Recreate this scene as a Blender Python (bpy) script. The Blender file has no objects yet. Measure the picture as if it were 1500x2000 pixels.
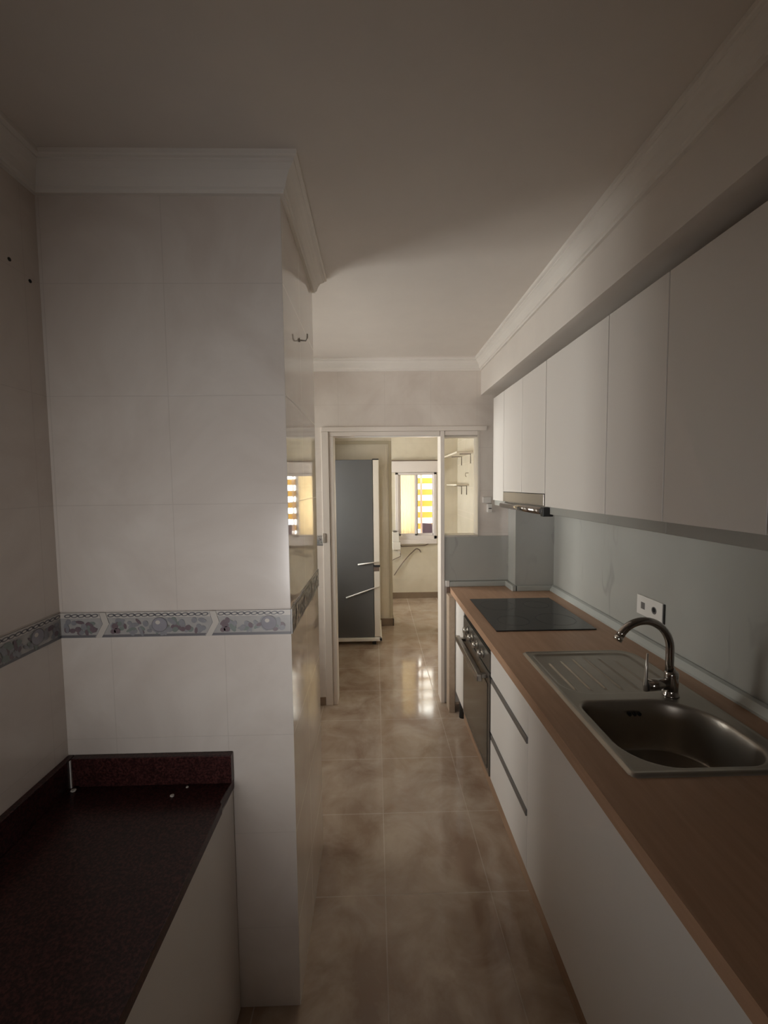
import bpy, bmesh, math, random
from mathutils import Matrix, Vector
random.seed(7)
S = bpy.context.scene
COL = S.collection

# ------------------------------------------------------------------ camera
H = 1.6657
def cam_matrix(pitch=.0646, yaw=.0218, roll=-.0106):
    cy, sy, cp, sp, cr, sr = math.cos(yaw), math.sin(yaw), math.cos(pitch), math.sin(pitch), math.cos(roll), math.sin(roll)
    f = Vector((sy*cp, cy*cp, -sp)); r = Vector((cy, -sy, 0)); u = r.cross(f)
    r2 = r*cr + u*sr; u2 = -r*sr + u*cr
    m = Matrix((r2, u2, -f)).transposed().to_4x4(); m.translation = (0, 0, H)
    return m
cd = bpy.data.cameras.new('camera'); cam = bpy.data.objects.new('camera', cd); COL.objects.link(cam)
cam.matrix_world = cam_matrix()
cd.sensor_fit = 'AUTO'; cd.sensor_width = 36.0; cd.lens = 832.94*36/2000
cd.clip_start = .02; cd.clip_end = 100
S.camera = cam

# ------------------------------------------------------------------ world, lights, exposure
w = bpy.data.worlds.new('overcast_sky'); S.world = w; w.use_nodes = True
bg = w.node_tree.nodes['Background']; bg.inputs[0].default_value = (1, .97, .90, 1); bg.inputs[1].default_value = 3.5
def area(name, loc, rot, sx, sy, power, col=(1, 1, 1), portal=False):
    l = bpy.data.lights.new(name, 'AREA'); l.shape = 'RECTANGLE'; l.size = sx; l.size_y = sy
    l.energy = power; l.color = col
    if portal: l.cycles.is_portal = True
    o = bpy.data.objects.new(name, l); COL.objects.link(o); o.location = loc; o.rotation_euler = rot
    return o
R = math.radians
area('daylight_portal_far_window', (.60, 6.32, 1.40), (R(-90), 0, 0), .62, .95, 1, portal=True)
area('daylight_far_window', (.60, 7.1, 1.60), (R(-90), 0, 0), 1.8, 2.0, 110, (1, .96, .88))
area('daylight_side_window', (-1.86, 2.50, 1.62), (0, R(-90), 0), 1.25, .75, 28.0, (1, .97, .94))
area('utility_fill', (-1.35, 3.95, 1.50), (0, R(-90), 0), 1.0, .6, 48.0, (1, .97, .94))  # unseen light added to brighten the near part of the utility room
area('utility_end_fill', (-1.35, 5.60, 1.60), (0, R(-90), 0), 1.0, .6, 60.0, (1, .99, .96))  # second added light, out of view, brightens the wall around the far window
def aim(o, p):
    o.rotation_euler = (Vector(p) - o.location).to_track_quat('-Z', 'Y').to_euler(); return o
bk = aim(area('fill_behind_camera', (-.50, -1.50, 1.0), (0, 0, 0), .45, .7, 3.4, (1, .97, .95)), (-.06, 1.27, 1.36))  # fill added behind the camera to brighten the tiled pillar wall
bk.data.spread = R(54)
S.view_settings.view_transform = 'Standard'; S.view_settings.look = 'None'
S.view_settings.exposure = 0.0; S.view_settings.gamma = 1.0; S.view_settings.use_curve_mapping = False
try:
    S.cycles.use_denoising = True
    S.cycles.max_bounces = 14; S.cycles.diffuse_bounces = 9; S.cycles.glossy_bounces = 6
    S.cycles.transparent_max_bounces = 12; S.cycles.transmission_bounces = 6
    S.cycles.sample_clamp_indirect = 6.0; S.cycles.caustics_reflective = False; S.cycles.caustics_refractive = False
except Exception: pass

# ------------------------------------------------------------------ materials
class N:
    """tiny node helper"""
    def __init__(s, name):
        s.m = bpy.data.materials.new(name); s.m.use_nodes = True
        s.t = s.m.node_tree; s.b = s.t.nodes['Principled BSDF']
        s.pos = None
    def P(s):
        if s.pos is None:
            g = s.t.nodes.new('ShaderNodeNewGeometry'); x = s.t.nodes.new('ShaderNodeSeparateXYZ')
            s.t.links.new(g.outputs['Position'], x.inputs[0]); s.pos = (x.outputs[0], x.outputs[1], x.outputs[2], g.outputs['Position'])
        return s.pos
    def put(s, v, sock):
        if hasattr(v, 'is_linked') or isinstance(v, bpy.types.NodeSocket): s.t.links.new(v, sock)
        else: sock.default_value = v
    def M(s, op, a, b=0.0, c=0.0):
        n = s.t.nodes.new('ShaderNodeMath'); n.operation = op
        for i, v in enumerate((a, b, c)): s.put(v, n.inputs[i])
        return n.outputs[0]
    def mix(s, f, a, b):
        n = s.t.nodes.new('ShaderNodeMix'); n.data_type = 'RGBA'
        s.put(f, n.inputs[0]); s.put(a, n.inputs[6]); s.put(b, n.inputs[7])
        return n.outputs[2]
    def noise(s, scale, detail=4, rough=.55, vec=None, dist=0.0):
        n = s.t.nodes.new('ShaderNodeTexNoise'); n.inputs['Scale'].default_value = scale
        n.inputs['Detail'].default_value = detail; n.inputs['Roughness'].default_value = rough
        n.inputs['Distortion'].default_value = dist
        s.t.links.new(vec if vec is not None else s.P()[3], n.inputs['Vector']); return n.outputs[0]
    def ramp(s, f, lo, hi):
        n = s.t.nodes.new('ShaderNodeMapRange'); n.inputs[1].default_value = lo; n.inputs[2].default_value = hi
        s.t.links.new(f, n.inputs[0]); return n.outputs[0]
    def scalevec(s, sx, sy, sz):
        n = s.t.nodes.new('ShaderNodeMapping'); n.inputs['Scale'].default_value = (sx, sy, sz)
        s.t.links.new(s.P()[3], n.inputs[0]); return n.outputs[0]
    def bump(s, h, strength=.2, dist=.01):
        n = s.t.nodes.new('ShaderNodeBump'); n.inputs['Strength'].default_value = strength; n.inputs['Distance'].default_value = dist
        s.t.links.new(h, n.inputs['Height']); s.t.links.new(n.outputs[0], s.b.inputs['Normal'])
    def grout(s, coord, off, step, half):
        """1 inside the joint, 0 on the tile"""
        a = s.M('SUBTRACT', coord, off - 100*step); a = s.M('MODULO', a, step)
        a = s.M('SUBTRACT', a, step/2); a = s.M('ABSOLUTE', a)
        return s.M('GREATER_THAN', a, step/2 - half)
    def set(s, col=None, rough=None, metal=None, spec=None):
        if col is not None: s.put(col, s.b.inputs['Base Color'])
        if rough is not None: s.put(rough, s.b.inputs['Roughness'])
        if metal is not None: s.b.inputs['Metallic'].default_value = metal
        if spec is not None: s.b.inputs['Specular IOR Level'].default_value = spec
        return s.m
def rgb(r, g, b): return (r, g, b, 1.0)

def plain(name, col, rough=.5, metal=0., spec=.5, var=.06, scale=9):
    n = N(name); f = n.noise(scale)
    d = tuple(c*(1-var) for c in col[:3]) + (1,); e = tuple(min(1, c*(1+var)) for c in col[:3]) + (1,)
    c = n.mix(f, d, e); n.set(c, rough, metal, spec)
    return n.m

def wall_tile(name, axis, off_hi, off_lo, step, rows, col1, col2, groutc, rough=.10, zsplit=1.25, zoff=.27, wob=.02, spec=.5):
    n = N(name); p = n.P(); u = p[axis]
    hi = n.grout(u, off_hi, step, .0012); lo = n.grout(u, off_lo, step, .0012)
    sel = n.M('GREATER_THAN', p[2], zsplit)
    g = n.M('ADD', n.M('MULTIPLY', hi, sel), n.M('MULTIPLY', lo, n.M('SUBTRACT', 1.0, sel)))
    # rows below the border start from its lower edge, rows above from its upper edge
    r_hi = n.grout(p[2], 1.297, rows, .0012); r_lo = n.grout(p[2], 1.218, rows, .0012)
    r = n.M('ADD', n.M('MULTIPLY', r_hi, sel), n.M('MULTIPLY', r_lo, n.M('SUBTRACT', 1.0, sel)))
    g = n.M('MAXIMUM', g, r)
    f = n.ramp(n.noise(2.6, 5, .6, dist=.6), .35, .68)
    c = n.mix(f, col1, col2); c = n.mix(n.M('MULTIPLY', g, .32), c, groutc)
    n.set(c, n.M('ADD', n.M('MULTIPLY', g, .4), rough), None, spec)
    h = n.M('SUBTRACT', n.M('MULTIPLY', n.noise(3.0, 1), wob*4), n.M('MULTIPLY', g, .10))
    n.bump(h, .25 if rough > .05 else .012, .01)
    if rough < .05: n.b.inputs['Coat Weight'].default_value = .30; n.b.inputs['Coat Roughness'].default_value = .02; n.b.inputs['Coat IOR'].default_value = 1.45
    return n.m

TA, TB, TG = rgb(.64, .575, .52), rgb(.74, .685, .63), rgb(.33, .28, .24)
MX = wall_tile('glazed_wall_tile_facing', 0, -.595, -.457, .338, .316, TA, TB, TG, rough=.16)
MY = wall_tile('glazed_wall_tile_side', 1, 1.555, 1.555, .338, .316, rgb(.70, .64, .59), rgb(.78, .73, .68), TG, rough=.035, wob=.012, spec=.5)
MYL = wall_tile('glazed_wall_tile_left', 1, 1.555, 1.555, .338, .316, TA, TB, TG, rough=.16)
MFAR = wall_tile('glazed_wall_tile_utility', 0, .12, .12, .338, .316, rgb(.62, .57, .465), rgb(.70, .65, .545), TG, rough=.2)
MFARY = wall_tile('glazed_wall_tile_utility_side', 1, 5.0, 5.0, .338, .316, rgb(.62, .57, .465), rgb(.70, .65, .545), TG, rough=.06)

def mk_plaster(name, col, bump=.08):
    n = N(name); f = n.noise(7, 6, .6); c = n.mix(n.ramp(f, .3, .7), tuple(x*.96 for x in col[:3])+(1,), col)
    n.set(c, .85, 0, .2); n.bump(n.noise(60, 3), bump, .004); return n.m
PLASTER = mk_plaster('painted_plaster', rgb(.74, .69, .64))
COVING = mk_plaster('painted_coving', rgb(.80, .76, .71), .03)

def mk_floor():
    n = N('mottled_floor_tile'); p = n.P()
    g = n.M('MAXIMUM', n.grout(p[0], .025, .43, .0022), n.grout(p[1], 2.925, .432, .0022))
    a = n.ramp(n.noise(4.2, 6, .62, dist=.5), .36, .66); b = n.ramp(n.noise(1.7, 3, .5), .35, .65)
    c = n.mix(a, rgb(.28, .19, .135), rgb(.50, .415, .33)); c = n.mix(n.M('MULTIPLY', b, .45), c, rgb(.43, .34, .26))
    c = n.mix(n.M('MULTIPLY', g, .3), c, rgb(.56, .49, .41))
    n.set(c, n.M('ADD', n.M('ADD', .075, n.M('MULTIPLY', g, .3)), n.M('MULTIPLY', a, .05)), 0, .5)
    h = n.M('SUBTRACT', n.M('MULTIPLY', n.noise(26, 3), .05), n.M('MULTIPLY', g, .12)); n.bump(h, .22, .01)
    return n.m
FLOOR = mk_floor()

def mk_marble(name):
    n = N(name); v = n.scalevec(1.0, .9, .45)
    a = n.noise(1.9, 4, .5, vec=v, dist=.35)
    d = n.M('ABSOLUTE', n.M('SUBTRACT', a, .5)); vein = n.M('SUBTRACT', 1.0, n.ramp(d, .0, .011))
    thin = n.ramp(n.noise(2.3, 2), .42, .60)
    f = n.M('MULTIPLY', vein, n.M('MULTIPLY', thin, .6))
    base = n.mix(n.ramp(n.noise(1.3, 4), .3, .7), rgb(.36, .358, .33), rgb(.41, .405, .375))
    n.set(n.mix(f, base, rgb(.27, .27, .25)), .22, 0, .5); return n.m
MARBLE = mk_marble('pale_veined_marble')

def mk_wood(name, c1, c2, rough=.42):
    n = N(name); v = n.scalevec(14, 1.1, 14); a = n.noise(3.0, 7, .65, vec=v, dist=.3)
    n.set(n.mix(n.ramp(a, .3, .7), c1, c2), rough, 0, .4); n.bump(a, .05, .003); return n.m
WORKTOP = mk_wood('brown_laminate', rgb(.36, .215, .135), rgb(.44, .275, .18))
FILLER = mk_wood('light_brown_board', rgb(.35, .27, .20), rgb(.42, .33, .25), .5)
PLINTHW = mk_wood('reddish_board', rgb(.30, .19, .12), rgb(.38, .25, .17), .5)

def mk_granite():
    n = N('dark_red_granite'); a = n.noise(150, 3, .7); b = n.noise(45, 4, .6)
    c = n.mix(n.ramp(a, .42, .62), rgb(.022, .007, .007), rgb(.085, .028, .026)); c = n.mix(n.M('MULTIPLY', n.ramp(b, .5, .7), .5), c, rgb(.012, .005, .005))
    n.set(c, .28, 0, .35); return n.m
GRANITE = mk_granite()

WHITE = plain('white_matt_lacquer', rgb(.70, .665, .63), .42, spec=.4, var=.012)
CARCASS = plain('white_carcass_board', rgb(.60, .57, .53), .6, var=.02)
GREYSTRIP = plain('grey_aluminium_profile', rgb(.20, .19, .185), .42, .5, var=.03)
LIGHTRAIL = plain('pale_grey_rail', rgb(.36, .36, .335), .5, var=.03)
UPST = plain('satin_grey_upstand', rgb(.40, .41, .385), .4, .1, var=.04)
STEEL = plain('brushed_steel', rgb(.50, .47, .43), .30, .9, var=.05, scale=20)
SINKST = plain('worn_sink_steel', rgb(.38, .345, .30), .34, .8, var=.10, scale=14)
CHROME = plain('chrome', rgb(.46, .43, .41), .10, 1.0, var=.01)
OVENST = plain('dull_oven_steel', rgb(.19, .175, .155), .34, .7, var=.05)
OVENGL = plain('oven_glass', rgb(.07, .062, .052), .12, .35, .6, var=.02)
BLACKGL = plain('black_ceramic_glass', rgb(.022, .022, .023), .17, 0, .7, var=.02)
BLACK = plain('black_plastic', rgb(.012, .012, .012), .5, var=.02)
WPLAST = plain('white_plastic', rgb(.72, .69, .65), .35, var=.01)
FRAMEW = plain('white_painted_frame', rgb(.72, .66, .60), .40, var=.02)
PVC = plain('white_window_pvc', rgb(.74, .69, .68), .35, var=.01)
FRIDGE = plain('dark_grey_fridge_side', rgb(.105, .105, .105), .5, 0, .3, var=.05, scale=5)
CREAM = plain('cream_door_edge', rgb(.70, .64, .55), .4, var=.02)
HOLE = plain('dark_hole', rgb(.01, .009, .008), .8, var=0)
RUBBER = plain('brown_cable_sheath', rgb(.16, .11, .085), .6, var=.05)
SKIRT = plain('brown_skirting_tile', rgb(.24, .18, .13), .25, var=.15, scale=12)
SOIL = plain('plaster_debris', rgb(.62, .58, .52), .9, var=.05)
def trans(name, col, fac):
    n = N(name); t = n.t; tr = t.nodes.new('ShaderNodeBsdfTranslucent'); tr.inputs[0].default_value = col
    mx = t.nodes.new('ShaderNodeMixShader'); mx.inputs[0].default_value = fac
    n.set(n.mix(n.noise(6), col, tuple(c*.95 for c in col[:3])+(1,)), .6)
    t.links.new(n.b.outputs[0], mx.inputs[1]); t.links.new(tr.outputs[0], mx.inputs[2])
    t.links.new(mx.outputs[0], t.nodes['Material Output'].inputs[0]); return n.m
SLAT = trans('yellow_shutter_slat', rgb(.62, .455, .16), .55)
BLIND = trans('cream_roller_blind', rgb(.74, .655, .50), .65)
MAUVE = trans('mauve_grey_plastic', rgb(.42, .34, .42), .45)
def mk_glass():
    n = N('clear_window_glass'); t = n.t
    tr = t.nodes.new('ShaderNodeBsdfTransparent'); tr.inputs[0].default_value = (.96, .97, .96, 1)
    gl = t.nodes.new('ShaderNodeBsdfGlossy'); gl.inputs['Roughness'].default_value = .02
    fr = t.nodes.new('ShaderNodeFresnel'); fr.inputs[0].default_value = 1.45
    mx = t.nodes.new('ShaderNodeMixShader'); t.links.new(fr.outputs[0], mx.inputs[0])
    t.links.new(tr.outputs[0], mx.inputs[1]); t.links.new(gl.outputs[0], mx.inputs[2])
    t.links.new(mx.outputs[0], t.nodes['Material Output'].inputs[0]); return n.m
GLASS = mk_glass()

# ------------------------------------------------------------------ mesh helpers
class MB:
    def __init__(s): s.b = bmesh.new(); s.mats = []; s.cur = 0; s.sm = False
    def mat(s, m):
        if m not in s.mats: s.mats.append(m)
        s.cur = s.mats.index(m); return s
    def face(s, vs):
        try:
            f = s.b.faces.new(vs); f.material_index = s.cur; f.smooth = s.sm; return f
        except ValueError: return None
    def box(s, x0, x1, y0, y1, z0, z1, bev=0.0):
        if bev <= 0:
            v = [s.b.verts.new((x, y, z)) for x in (x0, x1) for y in (y0, y1) for z in (z0, z1)]
            for q in ((0,1,3,2),(4,6,7,5),(0,4,5,1),(2,3,7,6),(0,2,6,4),(1,5,7,3)): s.face([v[i] for i in q])
            return s
        t = bmesh.new(); bmesh.ops.create_cube(t, size=1)
        for v in t.verts: v.co = Vector(((x0+x1)/2 + v.co.x*(x1-x0), (y0+y1)/2 + v.co.y*(y1-y0), (z0+z1)/2 + v.co.z*(z1-z0)))
        bmesh.ops.bevel(t, geom=t.edges[:], offset=bev, segments=2, profile=.5, affect='EDGES')
        s.merge(t); return s
    def merge(s, t):
        mp = {}
        for v in t.verts: mp[v] = s.b.verts.new(v.co)
        for f in t.faces:
            g = s.face([mp[v] for v in f.verts])
        t.free()
    def prism(s, pts, axis, a, b):
        """closed outline of 2d points swept along an axis"""
        def mkp(p, t):
            return {'x': (t, p[0], p[1]), 'y': (p[0], t, p[1]), 'z': (p[0], p[1], t)}[axis]
        A = [s.b.verts.new(mkp(p, a)) for p in pts]; B = [s.b.verts.new(mkp(p, b)) for p in pts]
        n = len(pts)
        for i in range(n): s.face([A[i], A[(i+1) % n], B[(i+1) % n], B[i]])
        s.face(A[::-1]); s.face(B); return s
    def tube(s, path, r, seg=12, caps=True):
        P = [Vector(p) for p in path]; rs = r if isinstance(r, (list, tuple)) else [r]*len(P)
        rings = []; up = None
        for i, p in enumerate(P):
            d = (P[min(i+1, len(P)-1)] - P[max(i-1, 0)]).normalized()
            if up is None:
                up = Vector((0, 0, 1)) if abs(d.z) < .9 else Vector((0, 1, 0))
            a = d.cross(up).normalized(); u = a.cross(d).normalized(); up = u
            rings.append([s.b.verts.new(p + (a*math.cos(t) + u*math.sin(t))*rs[i]) for t in [2*math.pi*k/seg for k in range(seg)]])
        sm = s.sm; s.sm = True
        for i in range(len(rings)-1):
            for k in range(seg): s.face([rings[i][k], rings[i][(k+1) % seg], rings[i+1][(k+1) % seg], rings[i+1][k]])
        s.sm = sm
        if caps: s.face(rings[0][::-1]); s.face(rings[-1])
        return s
    def disc(s, c, r, axis='y', sx=1., sz=1., seg=20, rot=0.):
        vs = []
        for k in range(seg):
            t = 2*math.pi*k/seg; a = math.cos(t)*r*sx; b = math.sin(t)*r*sz
            a, b = a*math.cos(rot)-b*math.sin(rot), a*math.sin(rot)+b*math.cos(rot)
            vs.append(s.b.verts.new((c[0]+a, c[1], c[2]+b) if axis == 'y' else (c[0], c[1]+a, c[2]+b) if axis == 'x' else (c[0]+a, c[1]+b, c[2])))
        s.face(vs); return s
def wpos(o):
    v = Vector((0, 0, 0))
    while o is not None: v += o.location; o = o.parent
    return v
def build(name, mb, mat=None, parent=None, label=None, bevel=0, fixn=True):
    if mat is not None and not mb.mats: mb.mats = [mat]
    if fixn: bmesh.ops.recalc_face_normals(mb.b, faces=mb.b.faces[:])
    if parent is not None:
        off = wpos(parent)
        for v in mb.b.verts: v.co -= off
    me = bpy.data.meshes.new(name); mb.b.to_mesh(me); mb.b.free()
    for m in mb.mats: me.materials.append(m)
    o = bpy.data.objects.new(name, me); COL.objects.link(o)
    if parent is not None: o.parent = parent
    if label: o['label'] = label
    if bevel:
        md = o.modifiers.new('bevel', 'BEVEL'); md.width = bevel; md.segments = 2; md.limit_method = 'ANGLE'
    return o
def box(name, m, x0, x1, y0, y1, z0, z1, parent=None, bev=0, label=None):
    return build(name, MB().box(x0, x1, y0, y1, z0, z1, bev), m, parent, label)
def thing(name, label, cat, loc, group=None):
    o = bpy.data.objects.new(name, None); COL.objects.link(o); o.location = loc; o.empty_display_size = .1
    o['label'] = label; o['category'] = cat
    if group: o['group'] = group
    return o
def tag(o, label, cat, group=None):
    o['label'] = label; o['category'] = cat
    if group: o['group'] = group
    return o
def struct(o): o['kind'] = 'structure'; return o
def sbox(name, m, *a): return struct(box(name, m, *a))
def multi(name, m, boxes):
    b = MB()
    for q in boxes: b.box(*q)
    return struct(build(name, b, m))

# ------------------------------------------------------------------ structure
YF = 3.15      # kitchen side of the wall with the doorway
ZC = 2.5695; ZCB = 2.4836
YW = 6.15      # window wall of the utility room
sbox('floor', FLOOR, -2.3, 1.9, -1.8, 7.6, -.12, 0)
sbox('ceiling', PLASTER, -2.3, 1.9, -1.8, 6.4, ZC, ZC+.12)
sbox('wall_left', MYL, -1.06, -.9421, -1.6, 1.2706, 0, ZC)
wc = multi('wall_centre', MX, [(-2.0, -.2569, 1.2706, 1.8825, 0, ZC)])
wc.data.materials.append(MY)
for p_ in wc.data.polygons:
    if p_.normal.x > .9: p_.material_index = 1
sbox('wall_right', MARBLE, 1.27, 1.40, -1.6, YF, 0, ZC)
sbox('wall_back', PLASTER, -1.06, 1.40, -1.72, -1.6, 0, ZC)
# wall with the doorway and the pass-through
multi('wall_front', MX, [(-1.8, -.384, YF, YF+.12, 0, ZC), (-.384, .773, YF, YF+.12, 2.085, ZC),
                         (.773, 1.40, YF, YF+.12, 1.280, ZC), (.519, 1.40, YF+.001, YF+.12, 0, 1.280)])
# side passage behind the pillar, with its own window
multi('wall_side', PLASTER, [(-1.8, -1.68, 1.8825, 2.05, 0, ZC), (-1.8, -1.68, 2.90, YF, 0, ZC),
                             (-1.8, -1.68, 2.05, 2.90, 0, .90), (-1.8, -1.68, 2.05, 2.90, 2.15, ZC)])
# utility room
multi('wall_utility_left', MFARY, [(-1.32, -1.2, YF+.12, 3.6, 0, ZC), (-1.32, -1.2, 4.3, 5.25, 0, ZC), (-1.32, -1.2, 5.95, YW, 0, ZC), (-1.32, -1.2, 5.25, 5.95, 0, .95), (-1.32, -1.2, 5.25, 5.95, 2.05, ZC),
                                   (-1.32, -1.2, 3.6, 4.3, 0, .95), (-1.32, -1.2, 3.6, 4.3, 2.05, ZC)])
sbox('wall_utility_right', MFARY, 1.2, 1.32, YF+.12, YW, 0, ZC)
sbox('wall_utility_partition', MFAR, -1.2, .20, 4.95, 5.07, 0, ZC)
WX0, WX1, WZ0, WZ1 = .30, .895, .87, 1.83
multi('wall_utility_front', MFAR, [(-1.32, WX0, YW, YW+.14, 0, ZC), (WX1, 1.32, YW, YW+.14, 0, ZC),
                                   (WX0, WX1, YW, YW+.14, 0, WZ0), (WX0, WX1, YW, YW+.14, WZ1, ZC)])
# partition casing and skirting
multi('trim_1', mk_plaster('dull_casing', rgb(.50, .45, .34)), [(-1.19, .165, 4.938, 4.95, 2.13, 2.165), (.165, .20, 4.938, 4.95, .10, 2.165)])
multi('baseboard_partition', SKIRT, [(.055, .212, 4.935, 4.95, 0, .085), (.20, .212, 4.935, 5.08, 0, .085)])
sbox('baseboard_utility', SKIRT, -1.19, 1.195, YW-.012, YW, 0, .085)
multi('baseboard_doorway', SKIRT, [(-.44, -.386, YF-.012, YF, 0, .06)])

# crown mouldings
def crown_profile(depth=.0568):
    d = depth; h = ZC - ZCB
    return [(0, 0), (.012, 0), (.012, .010), (.018, .014), (.020, .022), (.024, .035), (.032, .050), (.043, .061), (.048, .064),
            (.048, .069), (.054, .071), (d+.001, .074), (d+.001, h), (0, h)]
pr = crown_profile()
def crown(name, segs):
    b = MB(); b.sm = False
    for kind, wall, a, c, sgn in segs:
        # a, c are the ends at the wall; mitre grows by the profile offset times the two factors
        if kind == 'x':   # runs along x, wall plane y, protrudes sgn
            (x0, m0), (x1, m1) = a, c
            A = [b.b.verts.new((x0 + m0*p[0], wall + sgn*p[0], ZCB + p[1])) for p in pr]
            B = [b.b.verts.new((x1 + m1*p[0], wall + sgn*p[0], ZCB + p[1])) for p in pr]
        else:
            (y0, m0), (y1, m1) = a, c
            A = [b.b.verts.new((wall + sgn*p[0], y0 + m0*p[0], ZCB + p[1])) for p in pr]
            B = [b.b.verts.new((wall + sgn*p[0], y1 + m1*p[0], ZCB + p[1])) for p in pr]
        n = len(pr)
        for i in range(n): b.face([A[i], A[(i+1) % n], B[(i+1) % n], B[i]])
        b.face(A); b.face(B)
    o = struct(build(name, b, COVING)); return o
crown('trim_2', [('x', 1.2706, (-.9421, 1), (-.2569, 1), -1), ('y', -.2569, (1.2706, -1), (1.8825, 1), 1), ('x', 1.8825, (-1.68, 0), (-.2569, 1), 1)])
crown('trim_3', [('y', -.9421, (-1.6, 0), (1.2706, -1), 1)])
XS = .7878
crown('trim_4', [('x', YF, (-1.68, 0), (XS, -1), -1), ('y', XS, (-1.6, 0), (YF, -1), -1)])
# boxed soffit over the wall units
sbox('wall_soffit', PLASTER, XS, 1.27, -1.6, YF, 2.3104, ZC)
# boxed marble column in the worktop corner
sbox('wall_column', MARBLE, .995, 1.27, 2.98, YF, .90, 2.30)
# marble panel on the doorway wall above the worktop
sbox('trim_5', MARBLE, .52, .995, YF-.008, YF+.001, .94, 1.275)

# decorative listello running round at waist height
C_LINE = plain('border_dark_grey', rgb(.16, .155, .165), .3); C_BG = plain('border_pale', rgb(.40, .385, .37), .25, var=.2, scale=30)
C_MID = plain('border_blue_grey', rgb(.25, .25, .265), .3, var=.25, scale=40); C_PLUM = plain('border_plum', rgb(.17, .125, .14), .3, var=.2, scale=50)
C_BALL = plain('border_ball', rgb(.30, .29, .32), .2, var=.12, scale=30); C_CREAM = plain('border_cream', rgb(.58, .54, .49), .25)
C_GREEN = plain('border_green_grey', rgb(.20, .23, .21), .3, var=.2, scale=40)
Z0, Z1 = 1.2177, 1.2938
def border(name, axis, wall, sgn, a, b, phase):
    """axis: direction it runs; sgn: the side it faces"""
    mb = MB(); t = .004; rnd = random.Random(5)
    def P(u, z, d):
        return (u, wall + sgn*d, z) if axis == 'x' else (wall + sgn*d, u, z)
    mb.mat(C_BG)
    if axis == 'x': mb.box(a, b, min(wall, wall+sgn*t), max(wall, wall+sgn*t), Z0, Z1)
    else: mb.box(min(wall, wall+sgn*t), max(wall, wall+sgn*t), a, b, Z0, Z1)
    def poly(m, pts, d=t+.0006):
        pts = [(min(max(u, a), b), z) for u, z in pts]
        if max(p[0] for p in pts) - min(p[0] for p in pts) < .001: return
        mb.mat(m); mb.face([mb.b.verts.new(P(u, z, d)) for u, z in pts])
    def ell(m, u, z, ru, rz, d=t+.0006, rot=0, seg=16):
        if u - ru < a or u + ru > b: return
        pts = []
        for k in range(seg):
            q = 2*math.pi*k/seg; x, y = ru*math.cos(q), rz*math.sin(q)
            pts.append((u + x*math.cos(rot)-y*math.sin(rot), z + x*math.sin(rot)+y*math.cos(rot)))
        poly(m, pts, d)
    poly(C_LINE, [(a, Z0+.001), (b, Z0+.001), (b, Z0+.0085), (a, Z0+.0085)], t+.0005)
    poly(C_CREAM, [(a, Z1-.0165), (b, Z1-.0165), (b, Z1-.001), (a, Z1-.001)], t+.0003)
    L = .325; k0 = int((a-phase)//L) - 1
    for k in range(k0, k0 + 16):
        s = phase + k*L
        if s > b or s + L < a: continue
        for j in range(15):                                    # chain links
            u = s + .036 + j*.0198
            ell(C_LINE, u, Z1-.009, .0112, .0056, t+.0007, .12); ell(C_CREAM, u, Z1-.009, .0064, .0026, t+.0011, .12)
        for j in range(62):                                    # foliage and fruit
            u = s + .04 + rnd.random()*.27; z = Z0 + .015 + rnd.random()*.034
            ell(rnd.choice((C_MID, C_MID, C_GREEN, C_PLUM)), u, z, .006+rnd.random()*.010, .004+rnd.random()*.005, t+.0008+rnd.random()*.0004, rnd.random()*3)
        for q in ((.046, .034, .010), (.052, .020, .0095), (.040, .018, .008), (.262, .026, .009), (.246, .022, .008)):
            ell(C_PLUM, s+q[0], Z0+q[1], q[2], q[2]*.9, t+.0013)
        ell(C_LINE, s+.178, Z0+.037, .0235, .0225, t+.0014, seg=28); ell(C_BALL, s+.178, Z0+.037, .0215, .0205, t+.0016, seg=28)
        ell(C_CREAM, s+.173, Z0+.044, .007, .006, t+.0018)
        zs = [(0, Z1), (.020, Z1), (.030, (Z0+Z1)/2+.004), (.006, Z0), (-.014, Z0), (.010, (Z0+Z1)/2+.004)]
        poly(C_CREAM, [(s+u, z) for u, z in zs], t+.0020)
        poly(C_LINE, [(s+.001, Z1-.002), (s+.0022, Z1-.002), (s+.0112, (Z0+Z1)/2+.004), (s-.0118, Z0), (s-.013, Z0), (s+.010, (Z0+Z1)/2+.004)], t+.0022)
    return struct(build(name, mb, None, fixn=False))
border('trim_6', 'x', 1.2706, -1, -.938, -.2569, -.50)
border('trim_7', 'y', -.2569, 1, 1.2706, 1.8825, 1.33)
border('trim_8', 'y', -.9421, 1, -1.2, 1.2666, 1.0)
border('trim_9', 'x', YF, -1, -.62, -.385, -.52)

# door casing with its threshold of white painted timber and the post between door and pass-through
dc = MB()
dc.box(-.384, -.331, YF-.014, YF+.13, 0, 2.052); dc.box(-.3305, -.296, YF-.006, YF+.128, 0, 2.020)
dc.box(-.384, .83, YF-.014, YF+.13, 2.0525, 2.086); dc.box(-.3305, .4835, YF-.006, YF+.128, 2.0205, 2.052); dc.box(.5195, .765, YF-.006, YF+.128, 2.0205, 2.052)
dc.box(.4865, .5165, YF-.014, YF+.13, 0, 2.052)
d1 = struct(build('door_1', dc, FRAMEW, bevel=.003))
box('hinge', STEEL, -.386, -.362, YF-.020, YF-.012, 1.24, 1.31, d1, .002)
box('pale_strip', WPLAST, -.14, .484, YF-.009, YF+.004, 2.011, 2.0205, d1, .001)  # pale strip stands in for the bright glint under the lintel
wf = MB(); wf.box(.765, .776, YF-.006, YF+.125, 1.276, 2.052, .001); wf.box(.5195, .7645, YF-.010, YF+.124, 1.270, 1.2835, .001)
wf.box(.5195, .7645, YF+.02, YF+.10, 2.008, 2.020, .001)
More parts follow.
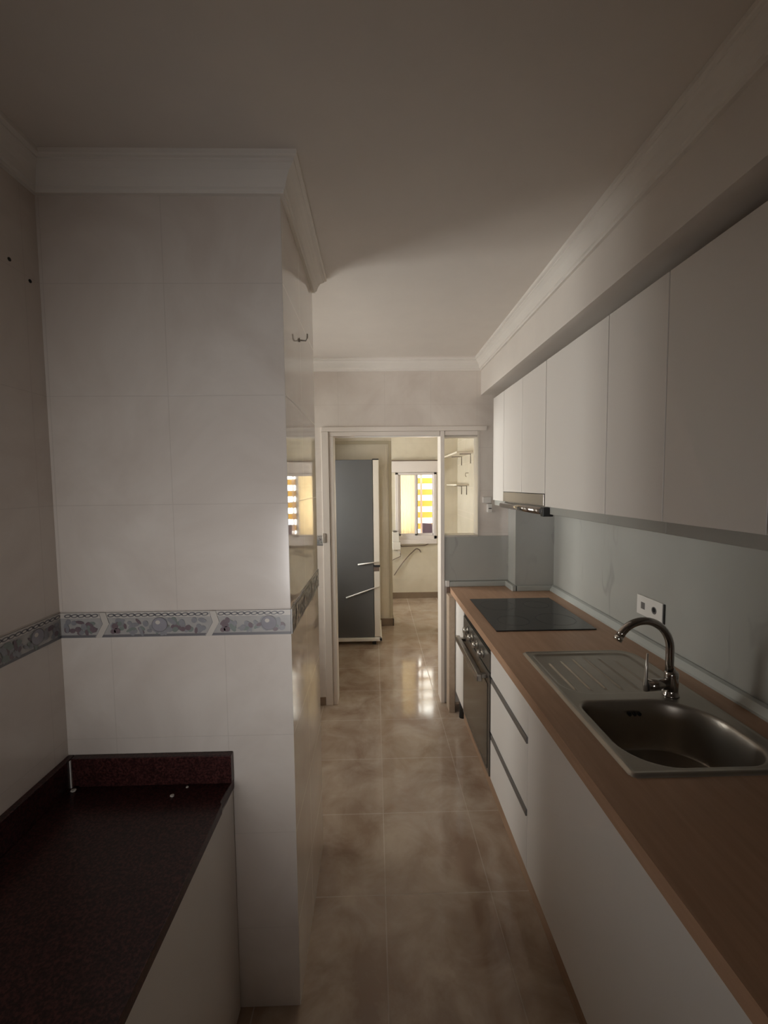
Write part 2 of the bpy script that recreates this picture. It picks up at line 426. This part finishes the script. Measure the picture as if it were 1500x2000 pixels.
struct(build('window_3', wf, plain('aluminium_edge', rgb(.62, .58, .52), .3, .4)))

# window_1: sliding window, blind box, blind and shutter outside
def window_far():
    f = MB(); y0, y1 = YW-.02, YW+.06
    f.box(WX0, WX0+.045, y0, y1, WZ0, WZ1, .004); f.box(WX1-.04, WX1, y0, y1, WZ0, WZ1, .004)
    f.box(WX0, WX1, y0, y1, WZ1-.03, WZ1, .004); f.box(WX0, WX1, y0, y1, WZ0, WZ0+.05, .004)
    o = struct(build('window_1', f, PVC))
    def sash(x0, x1, y, z0, z1, wl, wr):
        s = MB(); s.box(x0, x0+wl, y, y+.03, z0, z1, .004); s.box(x1-wr, x1, y, y+.03, z0, z1, .004)
        s.box(x0, x1, y, y+.03, z0, z0+.035, .004); s.box(x0, x1, y, y+.03, z1-.025, z1, .004)
        q = build('sash', s, PVC, o)
        build('pane', MB().box(x0+wl, x1-wr, y+.012, y+.016, z0+.035, z1-.025), GLASS, q)
    sash(WX0+.03, .61, YW+.0, WZ0+.045, WZ1-.01, .050, .030)
    sash(.585, WX1-.02, YW+.035, WZ0+.045, WZ1-.01, .045, .035)
    box('sill', PVC, WX0-.02, WX1+.0, YW-.035, YW, WZ0-.07, WZ0, o, .004)
    box('blind_box', PVC, WX0-.08, WX1+.03, YW-.05, YW, WZ1+.005, WZ1+.165, o, .006)
    box('blind_box_lid', RUBBER, WX0-.08, WX1+.03, YW-.052, YW, WZ1+.166, WZ1+.178, o)
    return o
window_far()
def fold_blind():
    b = MB(); n = 60; x0, x1, z0, z1 = .30, .618, .80, 1.90; b.sm = True; row = []
    for i in range(n+1):
        x = x0 + (x1-x0)*i/n; y = YW + .22 + .006*math.sin(i*1.3) + .004*math.sin(i*.5)
        row.append((b.b.verts.new((x, y, z0)), b.b.verts.new((x, y, z1))))
    for i in range(n): b.face([row[i][0], row[i+1][0], row[i+1][1], row[i][1]])
    ob = build('blind', b, BLIND)
    md = ob.modifiers.new('thick', 'SOLIDIFY'); md.thickness = .001
    tag(ob, 'cream backlit blind hanging outside the left pane of the far window', 'blind')
fold_blind()
def shutter():
    t = thing('slatted_shutter', 'yellow slatted shutter outside the right pane of the far window', 'shutter', (.76, YW+.30, .80))
    pitch = .172
    for k in range(7):
        z = 1.86 - .012 - k*pitch
        q = MB(); q.box(.625, .98, YW+.30, YW+.312, z-.178, z-.090, .003); build('slat', q, SLAT, t)
    bar = MB(); bar.box(.690, .722, YW+.28, YW+.298, .80, 1.92, .003); bar.box(.97, 1.0, YW+.28, YW+.315, .80, 1.92, .003)
    build('stile', bar, plain('pink_white_stile', rgb(.80, .62, .52), .5), t)
    box('stile', PVC, .612, .630, YW+.28, YW+.315, .80, 1.92, t, .003)
shutter()
# window_2 lights the side passage; the utility room pair are unseen windows added for fill light
for nm, xx, ya, yb, za, zb in (('window_2', -1.74, 2.05, 2.90, .90, 2.15), ('added_window_4', -1.26, 3.6, 4.3, .95, 2.05), ('added_window_5', -1.26, 5.25, 5.95, .95, 2.05)):
    f = MB(); e = .05
    f.box(xx-.03, xx+.03, ya, ya+e, za, zb, .004); f.box(xx-.03, xx+.03, yb-e, yb, za, zb, .004)
    f.box(xx-.03, xx+.03, ya, yb, za, za+e, .004); f.box(xx-.03, xx+.03, ya, yb, zb-e, zb, .004)
    f.box(xx-.02, xx+.02, (ya+yb)/2-.025, (ya+yb)/2+.025, za, zb, .004)
    o = struct(build(nm, f, PVC))
    box('pane', GLASS, xx-.003, xx+.003, ya+e, (ya+yb)/2-.025, za+e, zb-e, o)
    box('pane', GLASS, xx-.003, xx+.003, (ya+yb)/2+.025, yb-e, za+e, zb-e, o)

# ------------------------------------------------------------------ right-hand kitchen run
XF = .5724; XB = 1.27
SX0, SX1, SY0, SY1 = .655, 1.155, 1.040, 1.872     # sink outline
BX0, BX1, BY0, BY1 = .693, 1.100, 1.072, 1.422     # bowl outline
wt = thing('worktop', 'long brown laminate worktop along the right wall', 'worktop', (.9, 1.5, .86))
b = MB(); x0 = XF-.02; TZ = .90
HX0, HX1, HY0, HY1 = SX0+.016, SX1-.030, SY0+.020, SY1-.030
b.prism([(x0, -1.0), (HX0, -1.0), (HX0, YF-.010), (x0, YF-.002)], 'z', .86, TZ)
b.box(HX0, HX1, -1.0, HY0, .86, TZ); b.box(HX0, HX1, HY1, YF-.010, .86, TZ) if False else b.box(HX0, .994, HY1, YF-.010, .86, TZ)
b.box(.994, HX1, HY1, 2.979, .86, TZ); b.box(HX1, XB, -1.0, 2.979, .86, TZ)
bmesh.ops.remove_doubles(b.b, verts=b.b.verts[:], dist=.0001)
build('slab', b, WORKTOP, wt)
u = MB()
up = [(XB-.006, TZ), (XB-.034, TZ), (XB-.034, TZ+.010), (XB-.020, TZ+.034), (XB-.006, TZ+.040)]
u.prism([(p[0], p[1]) for p in up], 'y', -1.0, 2.975)
u.box(1.0, XB-.02, 2.955, 2.979, TZ, TZ+.038, .004); u.box(.966, .994, 2.955, YF-.012, TZ, TZ+.038, .004); u.box(.552, .97, YF-.034, YF-.010, TZ, TZ+.038, .004)
build('upstand', u, UPST, wt, 'satin grey upstand strip')
box('corner_block', WPLAST, .522, .550, YF-.034, YF-.010, TZ, TZ+.045, wt, .002)
box('end_cap', RUBBER, .525, .548, YF-.045, YF-.03, .862, TZ-.002, wt, .002)

# cooktop
ck = thing('cooktop', 'black glass induction cooktop set in the brown worktop', 'cooktop', (.88, 2.45, TZ))
box('glass_plate', BLACKGL, .620, 1.145, 2.1445, 2.756, TZ+.0005, TZ+.0065, ck, .0015)
ZM = plain('dim_print', rgb(.035, .035, .035), .35)
for cx, cy, r in ((.76, 2.30, .085), (1.0, 2.31, .105), (.76, 2.60, .105), (1.0, 2.60, .075)):
    n = 48; rg = MB(); I = []; O = []
    for k in range(n):
        t0 = 2*math.pi*k/n
        I.append(rg.b.verts.new((cx+math.cos(t0)*(r-.0014), cy+math.sin(t0)*(r-.0014), TZ+.0068))); O.append(rg.b.verts.new((cx+math.cos(t0)*r, cy+math.sin(t0)*r, TZ+.0068)))
    for k in range(n): rg.face([O[k], O[(k+1) % n], I[(k+1) % n], I[k]])
    build('zone_ring', rg, ZM, ck)

# sink as a pressed sheet
def sd(x, y, X0, X1, Y0, Y1, rr):
    cx, cy = (X0+X1)/2, (Y0+Y1)/2; hx, hy = (X1-X0)/2, (Y1-Y0)/2; px, py = x-cx, y-cy
    r = rr[(1 if px > 0 else 0) + (2 if py > 0 else 0)]        # nl, nr, fl, fr
    qx, qy = abs(px)-hx+r, abs(py)-hy+r
    return math.hypot(max(qx, 0), max(qy, 0)) + min(max(qx, qy), 0) - r
def sst(a, b_, v):
    t = min(max((v-a)/(b_-a), 0), 1); return t*t*(3-2*t)
def sink_z(x, y):
    z = TZ + .0055
    e = -sd(x, y, SX0, SX1, SY0, SY1, (.02, .05, .025, .09)); z -= .005*(1-sst(0, .012, e))
    z += .002*(1-sst(.012, .020, e))*sst(.004, .010, e)
    dd = sd(x, y, SX0+.030, SX1-.045, 1.475, SY1-.035, (.10, .06, .03, .05))
    m = sst(0, -.012, dd) if dd < 0 else 0
    if dd < 0:
        m = sst(0, .012, -dd); z -= .006*m
        for i in range(6):
            rx = .735 + i*.058; g = max(0, 1-abs(x-rx)/.0065)
            ys = sst(1.50, 1.53, y)*(1-sst(1.79-.02*abs(i-3), 1.82-.02*abs(i-3), y)); z += .0055*g*ys*m
    bd = sd(x, y, BX0, BX1, BY0, BY1, (.13, .10, .045, .17))
    if bd < .006: z -= .003*sst(.006, -.002, bd) if False else .003*sst(-.006, .002, -bd)
    if bd < 0:
        dep = .155*sst(0, .034, -bd)
        dep += .006*sst(.03, .17, -bd); z -= dep
        r = math.hypot(x-.885, y-1.255); z -= .006*(1-sst(.035, .05, r))
    return z
t = thing('sink', 'stainless steel inset sink with ridged drainer, set in the worktop', 'sink', (.9, 1.45, TZ))
s = MB(); s.sm = True
nx, ny = 150, 250; G = []
for i in range(nx+1):
    x = SX0 + (SX1-SX0)*i/nx; G.append([])
    for j in range(ny+1):
        y = SY0 + (SY1-SY0)*j/ny
        d_ = sd(x, y, SX0, SX1, SY0, SY1, (.02, .05, .025, .09))
        G[-1].append(s.b.verts.new((x, y, sink_z(x, y))) if d_ < .002 else None)
for i in range(nx):
    for j in range(ny):
        q = [G[i][j], G[i+1][j], G[i+1][j+1], G[i][j+1]]
        if all(v is not None for v in q): s.face(q)
bs = build('basin', s, SINKST, t)
dr = MB(); dr.sm = True
for rr, z0, z1 in ((.036, .7385, .7415), (.030, .741, .7445)): dr.tube([(.885, 1.255, z0), (.885, 1.255, z1)], rr, 32)
build('drain', dr, CHROME, t)
ov = MB()
for k in range(3): ov.tube([(.868+k*.017, 1.3965, .868-k*.0), (.868+k*.017, 1.4045, .868)], .0062, 12)
build('overflow', ov, HOLE, t)

# tap
t = thing('kitchen_tap', 'chrome swan-neck mixer tap standing behind the sink bowl', 'tap', (1.054, 1.45, TZ+.005))
m = MB(); m.sm = True
def lathe(mb, cx, cy, prof, seg=28):
    rings = [[mb.b.verts.new((cx+r*math.cos(2*math.pi*k/seg), cy+r*math.sin(2*math.pi*k/seg), z)) for k in range(seg)] for r, z in prof]
    mb.sm = True
    for i in range(len(rings)-1):
        for k in range(seg): mb.face([rings[i][k], rings[i][(k+1) % seg], rings[i+1][(k+1) % seg], rings[i+1][k]])
    mb.face(rings[0]); mb.face(rings[-1])
TX, TY = 1.046, 1.45
lathe(m, TX, TY, [(.027, .905), (.027, .911), (.0235, .914), (.0225, .93), (.0225, .985), (.021, .992), (.013, .998), (.012, 1.003)])
build('body', m, CHROME, t)
m = MB(); path = [(TX-.008, TY, .995), (TX-.008, TY, 1.02), (TX-.008, TY, 1.06)]
R_ = .0965; cx_, cz_ = TX-.008-R_, 1.075
for k in range(0, 22):
    a = math.radians(k*7.2); path.append((cx_+R_*math.cos(a), TY, cz_+R_*1.06*math.sin(a)))
m.tube(path, .0135, 16); build('spout', m, CHROME, t)
m = MB(); e = Vector(path[-1]); d = (e-Vector(path[-2])).normalized()
m.tube([e, e+d*.018], .0148, 16); build('aerator', m, plain('bright_ring', rgb(.8, .77, .72), .15, 1.0), t)
m = MB(); m.tube([(TX-.018, TY, .948), (TX-.088, TY, .944)], [.0205, .0205], 20); build('cartridge', m, CHROME, t)
m = MB(); m.tube([(TX-.090, TY, .925), (TX-.093, TY, .95), (TX-.091, TY, 1.0), (TX-.088, TY, 1.06)], [.009, .008, .005, .0035], 12)
build('lever', m, STEEL, t)

# socket plate on the marble
t = thing('wall_socket', 'white double wall socket on the marble behind the tap', 'socket', (XB, 1.91, 1.035))
m = MB(); m.box(XB-.010, XB, 1.818, 2.0, 1.035, 1.128, .003)
build('cover_plate', m, WPLAST, t)
m = MB(); m.mat(GREYSTRIP); m.box(XB-.0112, XB-.0095, 1.938, 1.966, 1.066, 1.098, .0005); build('rocker', m, None, t)
m = MB(); m.mat(GREYSTRIP); m.tube([(XB-.011, 1.872, 1.082), (XB-.0095, 1.872, 1.082)], .017, 24)
m.mat(HOLE); m.disc((XB-.0113, 1.872, 1.084), .011, 'x', 1, 1, 24); build('outlet', m, None, t)
box('shadow_gap', BLACK, XB-.006, XB, 1.811, 1.8175, 1.037, 1.126, t)

# base units
ZB0 = .165; ZT = .857
def unit(label, y0, y1, z0=ZB0, z1=ZT, depth=.56, name='base_cabinet', grp=None):
    t = thing(name, label, 'cabinet', ((XF+XB)/2, (y0+y1)/2, z0), grp)
    box('carcass', CARCASS, XF+.020, XF+depth, y0, y1, z0, z1, t)
    return t
def front(t, y0, y1, z0, z1, name='door', x=XF):
    return box(name, WHITE, x, x+.018, y0+.0004, y1-.0004, z0, z1, t, .0008)
t = unit('narrow white base cabinet between the oven and the doorway wall', 2.716, 2.995); front(t, 2.716, 2.995, ZB0, ZT)
t = unit('white three-drawer base unit between oven and sink cabinet', 1.552, 2.070, name='drawer_unit')
for z0, z1 in ((ZB0, .383), (.410, .672), (.699, ZT)): front(t, 1.552, 2.070, z0, z1, 'drawer_front')
for z in (.3965, .6855):
    o = box('grip_profile', GREYSTRIP, XF-.006, XF+.018, 1.552, 2.062, z-.0125, z+.0125, t, .002, 'grey recessed grip strip')
    box('grip_end', BLACK, XF-.007, XF+.018, 2.044, 2.069, z-.0135, z+.0135, o)
t = thing('sink_cabinet', 'white base cabinet under the stainless sink', 'cabinet', (.9, 1.02, ZB0))
box('carcass', CARCASS, XF+.020, XB-.14, .502, 1.550, ZB0, .70, t); front(t, .502, 1.551, ZB0, ZT)
t = unit('white base cabinet on the right beside the camera, nearest the viewer', -.25, .500); front(t, -.25, .501, ZB0, ZT)
# plinth
p = MB(); p.box(XF+.040, XF+.056, -.25, 2.90, 0, .160)
tag(build('plinth', p, PLINTHW), 'reddish brown plinth board under the white base cabinets', 'plinth')
p = thing('cabinet_leg', 'black adjustable cabinet foot at the far end of the base run', 'foot', (XF+.03, 2.93, 0))
q = MB(); q.tube([(XF+.035, 2.935, 0), (XF+.035, 2.935, .164)], [.022, .016], 14); build('stem', q, BLACK, p)
# filler panel between the run and the door post
tag(box('filler_panel', FILLER, .524, XF-.004, 2.997, YF-.05, 0.0, .858, None, .002), 'light brown upright filler panel between base units and door post', 'panel')

# oven
t = thing('oven', 'built-in stainless steel oven under the black cooktop', 'oven', (.86, 2.393, ZB0))
y0, y1 = 2.074, 2.712
box('body', CARCASS, XF+.025, XF+.55, y0, y1, ZB0, ZT, t)
v = MB(); v.mat(OVENST); v.box(XF+.004, XF+.024, y0, y1, .812, ZT-.002)
for k in range(4): v.mat(BLACK); v.box(XF+.001, XF+.005, y0+.02, y1-.02, .818+k*.010, .822+k*.010)
build('vent_grille', v, None, t)
cp = box('control_panel', OVENST, XF-.004, XF+.024, y0+.003, y1-.003, .715, .810, t, .002)
for yy in (2.21, 2.33, 2.45, 2.57):
    m = MB(); m.tube([(XF-.005, yy, .762), (XF-.012, yy, .762)], .022, 20); m.tube([(XF-.011, yy, .762), (XF-.036, yy, .762)], [.018, .0165], 20)
    build('knob', m, STEEL, t)
dm = MB(); dm.mat(OVENST); dm.box(XF-.006, XF+.024, y0+.003, y1-.003, ZB0+.003, .708, .002)
dm.mat(OVENGL); dm.box(XF-.009, XF-.0055, y0+.03, y1-.03, ZB0+.03, .645, .001)
od = build('door', dm, None, t)
hm = MB(); hm.box(XF-.062, XF-.034, y0+.03, y1-.03, .655, .692, .006)
hm.box(XF-.036, XF-.006, y0+.05, y0+.075, .664, .684, .002); hm.box(XF-.036, XF-.006, y1-.075, y1-.05, .664, .684, .002)
build('handle', hm, plain('worn_handle_steel', rgb(.33, .30, .27), .3, .85), od, 'steel bar handle')

# wall units
XC = .8303; CZ0, CZ1 = 1.5494, 2.2505
def wunit(label, ys, z0=CZ0, grp='white wall cabinets over the worktop'):
    t = thing('wall_cabinet', label, 'cabinet', ((XC+XB)/2, (ys[0]+ys[-1])/2, z0), grp)
    box('carcass', CARCASS, XC+.020, XB-.001, ys[0]+.0005, ys[-1]-.0005, z0+.004, CZ1-.002, t)
    for a, c in zip(ys[:-1], ys[1:]): box('door', WHITE, XC, XC+.018, a+.0015, c-.0015, z0, CZ1, t, .0012)
    return t
def pale_strip(t, a, c):
    box('light_rail', LIGHTRAIL, XC+.012, XC+.030, a, c, CZ0-.036, CZ0+.003, t, .002)
t = wunit('narrow white wall cabinet at the far end beside the doorway wall', (2.735, 2.975)); pale_strip(t, 2.735, 2.975)
t = wunit('two-door white wall cabinet directly above the range hood', (2.066, 2.395, 2.732), 1.612)
t = wunit('wide white wall cabinet just nearer than the range hood', (1.5187, 2.063)); pale_strip(t, 1.5187, 2.063)
t = wunit('narrow white wall cabinet, second nearer than the range hood', (1.211, 1.5177)); pale_strip(t, 1.211, 1.5177)
t = wunit('white wall cabinet at the right edge of the photo', (.882, 1.210)); pale_strip(t, .882, 1.210)
t = wunit('white wall cabinet above and beside the camera', (.30, .881)); pale_strip(t, .30, .881)
# range hood
t = thing('range_hood', 'slim steel range hood under the two-door wall cabinet', 'range hood', (1.0, 2.4, 1.50))
box('housing', STEEL, XC+.012, XB-.01, 2.070, 2.728, 1.545, 1.611, t, .002)
box('visor', STEEL, XC-.004, XC+.014, 2.070, 2.728, 1.552, 1.609, t, .002)
m = MB(); m.tube([(XC-.008, 2.068, 1.527), (XC-.008, 2.73, 1.527)], .0185, 20); build('grip_bar', m, CHROME, t)
box('end_cap', BLACK, XC-.020, XC+.030, 2.030, 2.066, 1.502, 1.546, t, .003)

# ------------------------------------------------------------------ left-hand counter
XL0, XLC, ZL = -.9421, -.4437, .7654
t = thing('granite_counter', 'dark red granite counter low on the left', 'worktop', (-.7, .5, ZL-.03))
m = MB(); out = [(XL0, -1.0), (XLC, -1.0), (XLC, 1.165), (XLC-.007, 1.175), (XLC, 1.268), (XL0, 1.268)]
m.prism(out, 'z', ZL-.03, ZL); build('slab', m, GRANITE, t, bevel=.002)
m = MB(); m.box(XL0+.021, XLC, 1.248, 1.2695, ZL, ZL+.088, .002); m.box(XL0, XL0+.020, -1.0, 1.2695, ZL, ZL+.088, .002)
build('upstand', m, GRANITE, t)
box('silicone_bead', WPLAST, XL0+.0205, XL0+.024, 1.244, 1.248, ZL, ZL+.085, t)
t = thing('base_cabinet', 'white base cabinet under the dark red granite counter', 'cabinet', (-.7, .5, 0))
box('carcass', CARCASS, XL0+.001, XLC-.022, -.60, 1.268, 0, ZL-.031, t)
for a, c in ((.67, 1.268), (.07, .67), (-.53, .07)): box('door', WHITE, XLC-.021, XLC-.003, a+.001, c-.001, .0, ZL-.034, t, .0015)
for k, (x, y, r, lb) in enumerate(((-.905, 1.232, .008, 'white plaster crumb in the back corner of the granite counter'), (-.572, 1.236, .004, 'tiny pale crumb against the upstand of the granite counter'), (-.60, 1.20, .006, 'pale plaster crumb lying out on the granite counter'))):
    q = bmesh.new(); bmesh.ops.create_icosphere(q, subdivisions=2, radius=r)
    rn = random.Random(k)
    for v_ in q.verts: v_.co *= rn.uniform(.75, 1.2); v_.co.z *= .5; v_.co += Vector((x, y, ZL+r*.42))
    mb = MB(); mb.merge(q); tag(build('plaster_crumb', mb, SOIL), lb, 'crumb')

# screw hook on the side of the pillar, screw holes on the left wall
t = MB(); hx = -.2569
t.tube([(hx, 1.552, 2.178), (hx+.020, 1.552, 2.176), (hx+.026, 1.552, 2.185), (hx+.026, 1.552, 2.20)], .0025, 8)
t.tube([(hx, 1.530, 2.172), (hx+.004, 1.530, 2.172)], .007, 10)
tag(build('wall_hook', t, STEEL), 'small metal hook screwed high into the tiled pillar side', 'hook')
for y, z, lb in ((1.17, 2.26, 'upper small dark screw hole in the left tiled wall'), (1.235, 2.235, 'lower small dark screw hole in the left tiled wall')):
    t = MB(); t.tube([(-.9421, y, z), (-.9406, y, z)], .005, 10)
    tag(build('screw_plug', t, HOLE), lb, 'screw plug')

# ------------------------------------------------------------------ doorway wall socket
t = thing('wall_switch', 'small white switch box on the tiles beside the pass-through', 'switch', (.84, YF-.02, 1.515))
box('cover', WPLAST, .800, .862, YF-.022, YF, 1.522, 1.566, t, .003)
box('plug', WPLAST, .832, .866, YF-.035, YF, 1.452, 1.515, t, .004); box('socket_hole', HOLE, .838, .860, YF-.0365, YF-.034, 1.478, 1.484, t)

# ------------------------------------------------------------------ utility room
t = thing('refrigerator', 'tall fridge freezer seen from its dark grey side', 'refrigerator', (-.3, 4.63, .08))
box('body', FRIDGE, -.62, -.018, 4.35, 4.92, .078, 1.918, t, .004)
box('door', CREAM, -.016, .047, 4.352, 4.918, .835, 1.916, t, .006, 'cream upper door edge'); box('door', CREAM, -.016, .047, 4.352, 4.918, .085, .775, t, .006, 'cream lower door edge')
m = MB(); m.mat(RUBBER); m.box(-.016, .040, 4.350, 4.918, .776, .815); m.mat(BLACK); m.box(-.018, .048, 4.349, 4.918, .816, .834); build('door_gap', m, None, t)
box('top_hinge', BLACK, -.02, .045, 4.352, 4.40, 1.918, 1.926, t)
for (xa, za), (xb, zb) in (((-.180, .845), (.040, .872)), ((-.306, .500), (.040, .618))):  # two thin white rods laid slanting over the fridge side
    m = MB(); m.tube([(xa, 4.345, za), (xb, 4.345, zb)], [.008, .0055], 8); build('white_strip', m, WPLAST, t, 'thin white strip slanting across the grey side')
t = thing('fridge_base', 'white low base tray under the tall fridge', 'stand', (-.3, 4.63, 0))
m = MB(); m.box(-.66, .060, 4.325, 4.36, .045, .076, .003); m.box(.035, .060, 4.325, 4.93, .045, .076, .003); m.box(-.62, .035, 4.36, 4.93, .052, .076)
build('tray', m, plain('white_tray', rgb(.78, .75, .70), .4), t)
for x in (-.58, -.02):
    for y in (4.38, 4.86): box('foot', BLACK, x-.02, x+.02, y-.02, y+.02, 0, .050, t)

# shelves in the right corner
def shelf(label, x0, x1, y0, y1, z, mat, th=.02):
    t = thing('wall_shelf', label, 'shelf', (x1, (y0+y1)/2, z))
    box('board', mat, x0, x1-.001, y0, y1, z, z+th, t, .002)
    for yy in (y0+.12, y1-.30):
        m = MB(); m.tube([(x0+.06, yy, z-.004), (x1-.004, yy, z-.004), (x1-.004, yy, z-.12)], .005, 8)
        build('bracket', m, plain('dark_bracket', rgb(.12, .09, .07), .5), t)
    return t
shelf('upper white shelf on the utility room right wall, seen through the pass-through', 1.00, 1.2, 5.18, 6.145, 2.035, CREAM, .022)
shelf('lower shelf on the utility room right wall, seen through the pass-through', 1.04, 1.2, 5.40, 6.145, 1.640, CREAM, .018)
m = MB(); m.tube([(1.2, 5.43, 1.80), (1.165, 5.43, 1.80), (1.16, 5.43, 1.785), (1.16, 5.43, 1.765), (1.172, 5.43, 1.752)], .004, 8)
tag(build('coat_hook', m, plain('hook_brown', rgb(.2, .15, .11), .5)), 'small wire hook between the two utility room shelves', 'hook')

# white box under the window with dark cables
t = thing('junction_box', 'white plastic box fixed below the left of the far window', 'box', (.31, YW, .67))
box('upper_cover', WPLAST, .250, .345, YW-.07, YW, .84, .975, t, .005); box('lower_cover', WPLAST, .250, .366, YW-.08, YW, .725, .838, t, .005)
box('outlet_stub', WPLAST, .325, .366, YW-.05, YW, .672, .726, t, .003); box('cap', GREYSTRIP, .262, .315, YW-.06, YW, .976, 1.0, t, .003)
def cable(label, pts, r=.006):
    P = [Vector((x, YW-.014, z)) for x, z in pts]; out = []
    for i in range(len(P)-1):
        for k in range(6): out.append(P[i].lerp(P[i+1], k/6))
    out.append(P[-1]); sm = [out[0]] + [(out[i-1]+out[i]*2+out[i+1])/4 for i in range(1, len(out)-1)] + [out[-1]]
    m = MB(); m.tube(sm, r, 8); tag(build('cable', m, RUBBER), label, 'cable')
cable('dark cable curving up to the right under the far window sill', [(.366, .79), (.38, .765), (.55, .770), (.726, .775), (.80, .81), (.86, .86), (.94, .925)])
cable('long dark cable end slanting down the wall under the far window', [(.665, .675), (.64, .715), (.600, .735), (.50, .645), (.40, .53), (.33, .43), (.274, .345)])
cable('short dark cable end poking sideways from below the white box', [(.366, .70), (.372, .620), (.30, .59), (.245, .565)], .005)
# tub on the window ledge
m = MB(); m.prism([(.700, .925), (.880, .925), (.835, 1.085), (.700, 1.090)], 'y', YW+.07, YW+.16)
tag(build('plastic_tub', m, MAUVE, bevel=.006), 'mauve grey tub standing outside the lower right of the far window', 'tub')
sbox('trim_10', PLASTER, .2, 1.1, YW+.14, YW+.42, .84, .924)
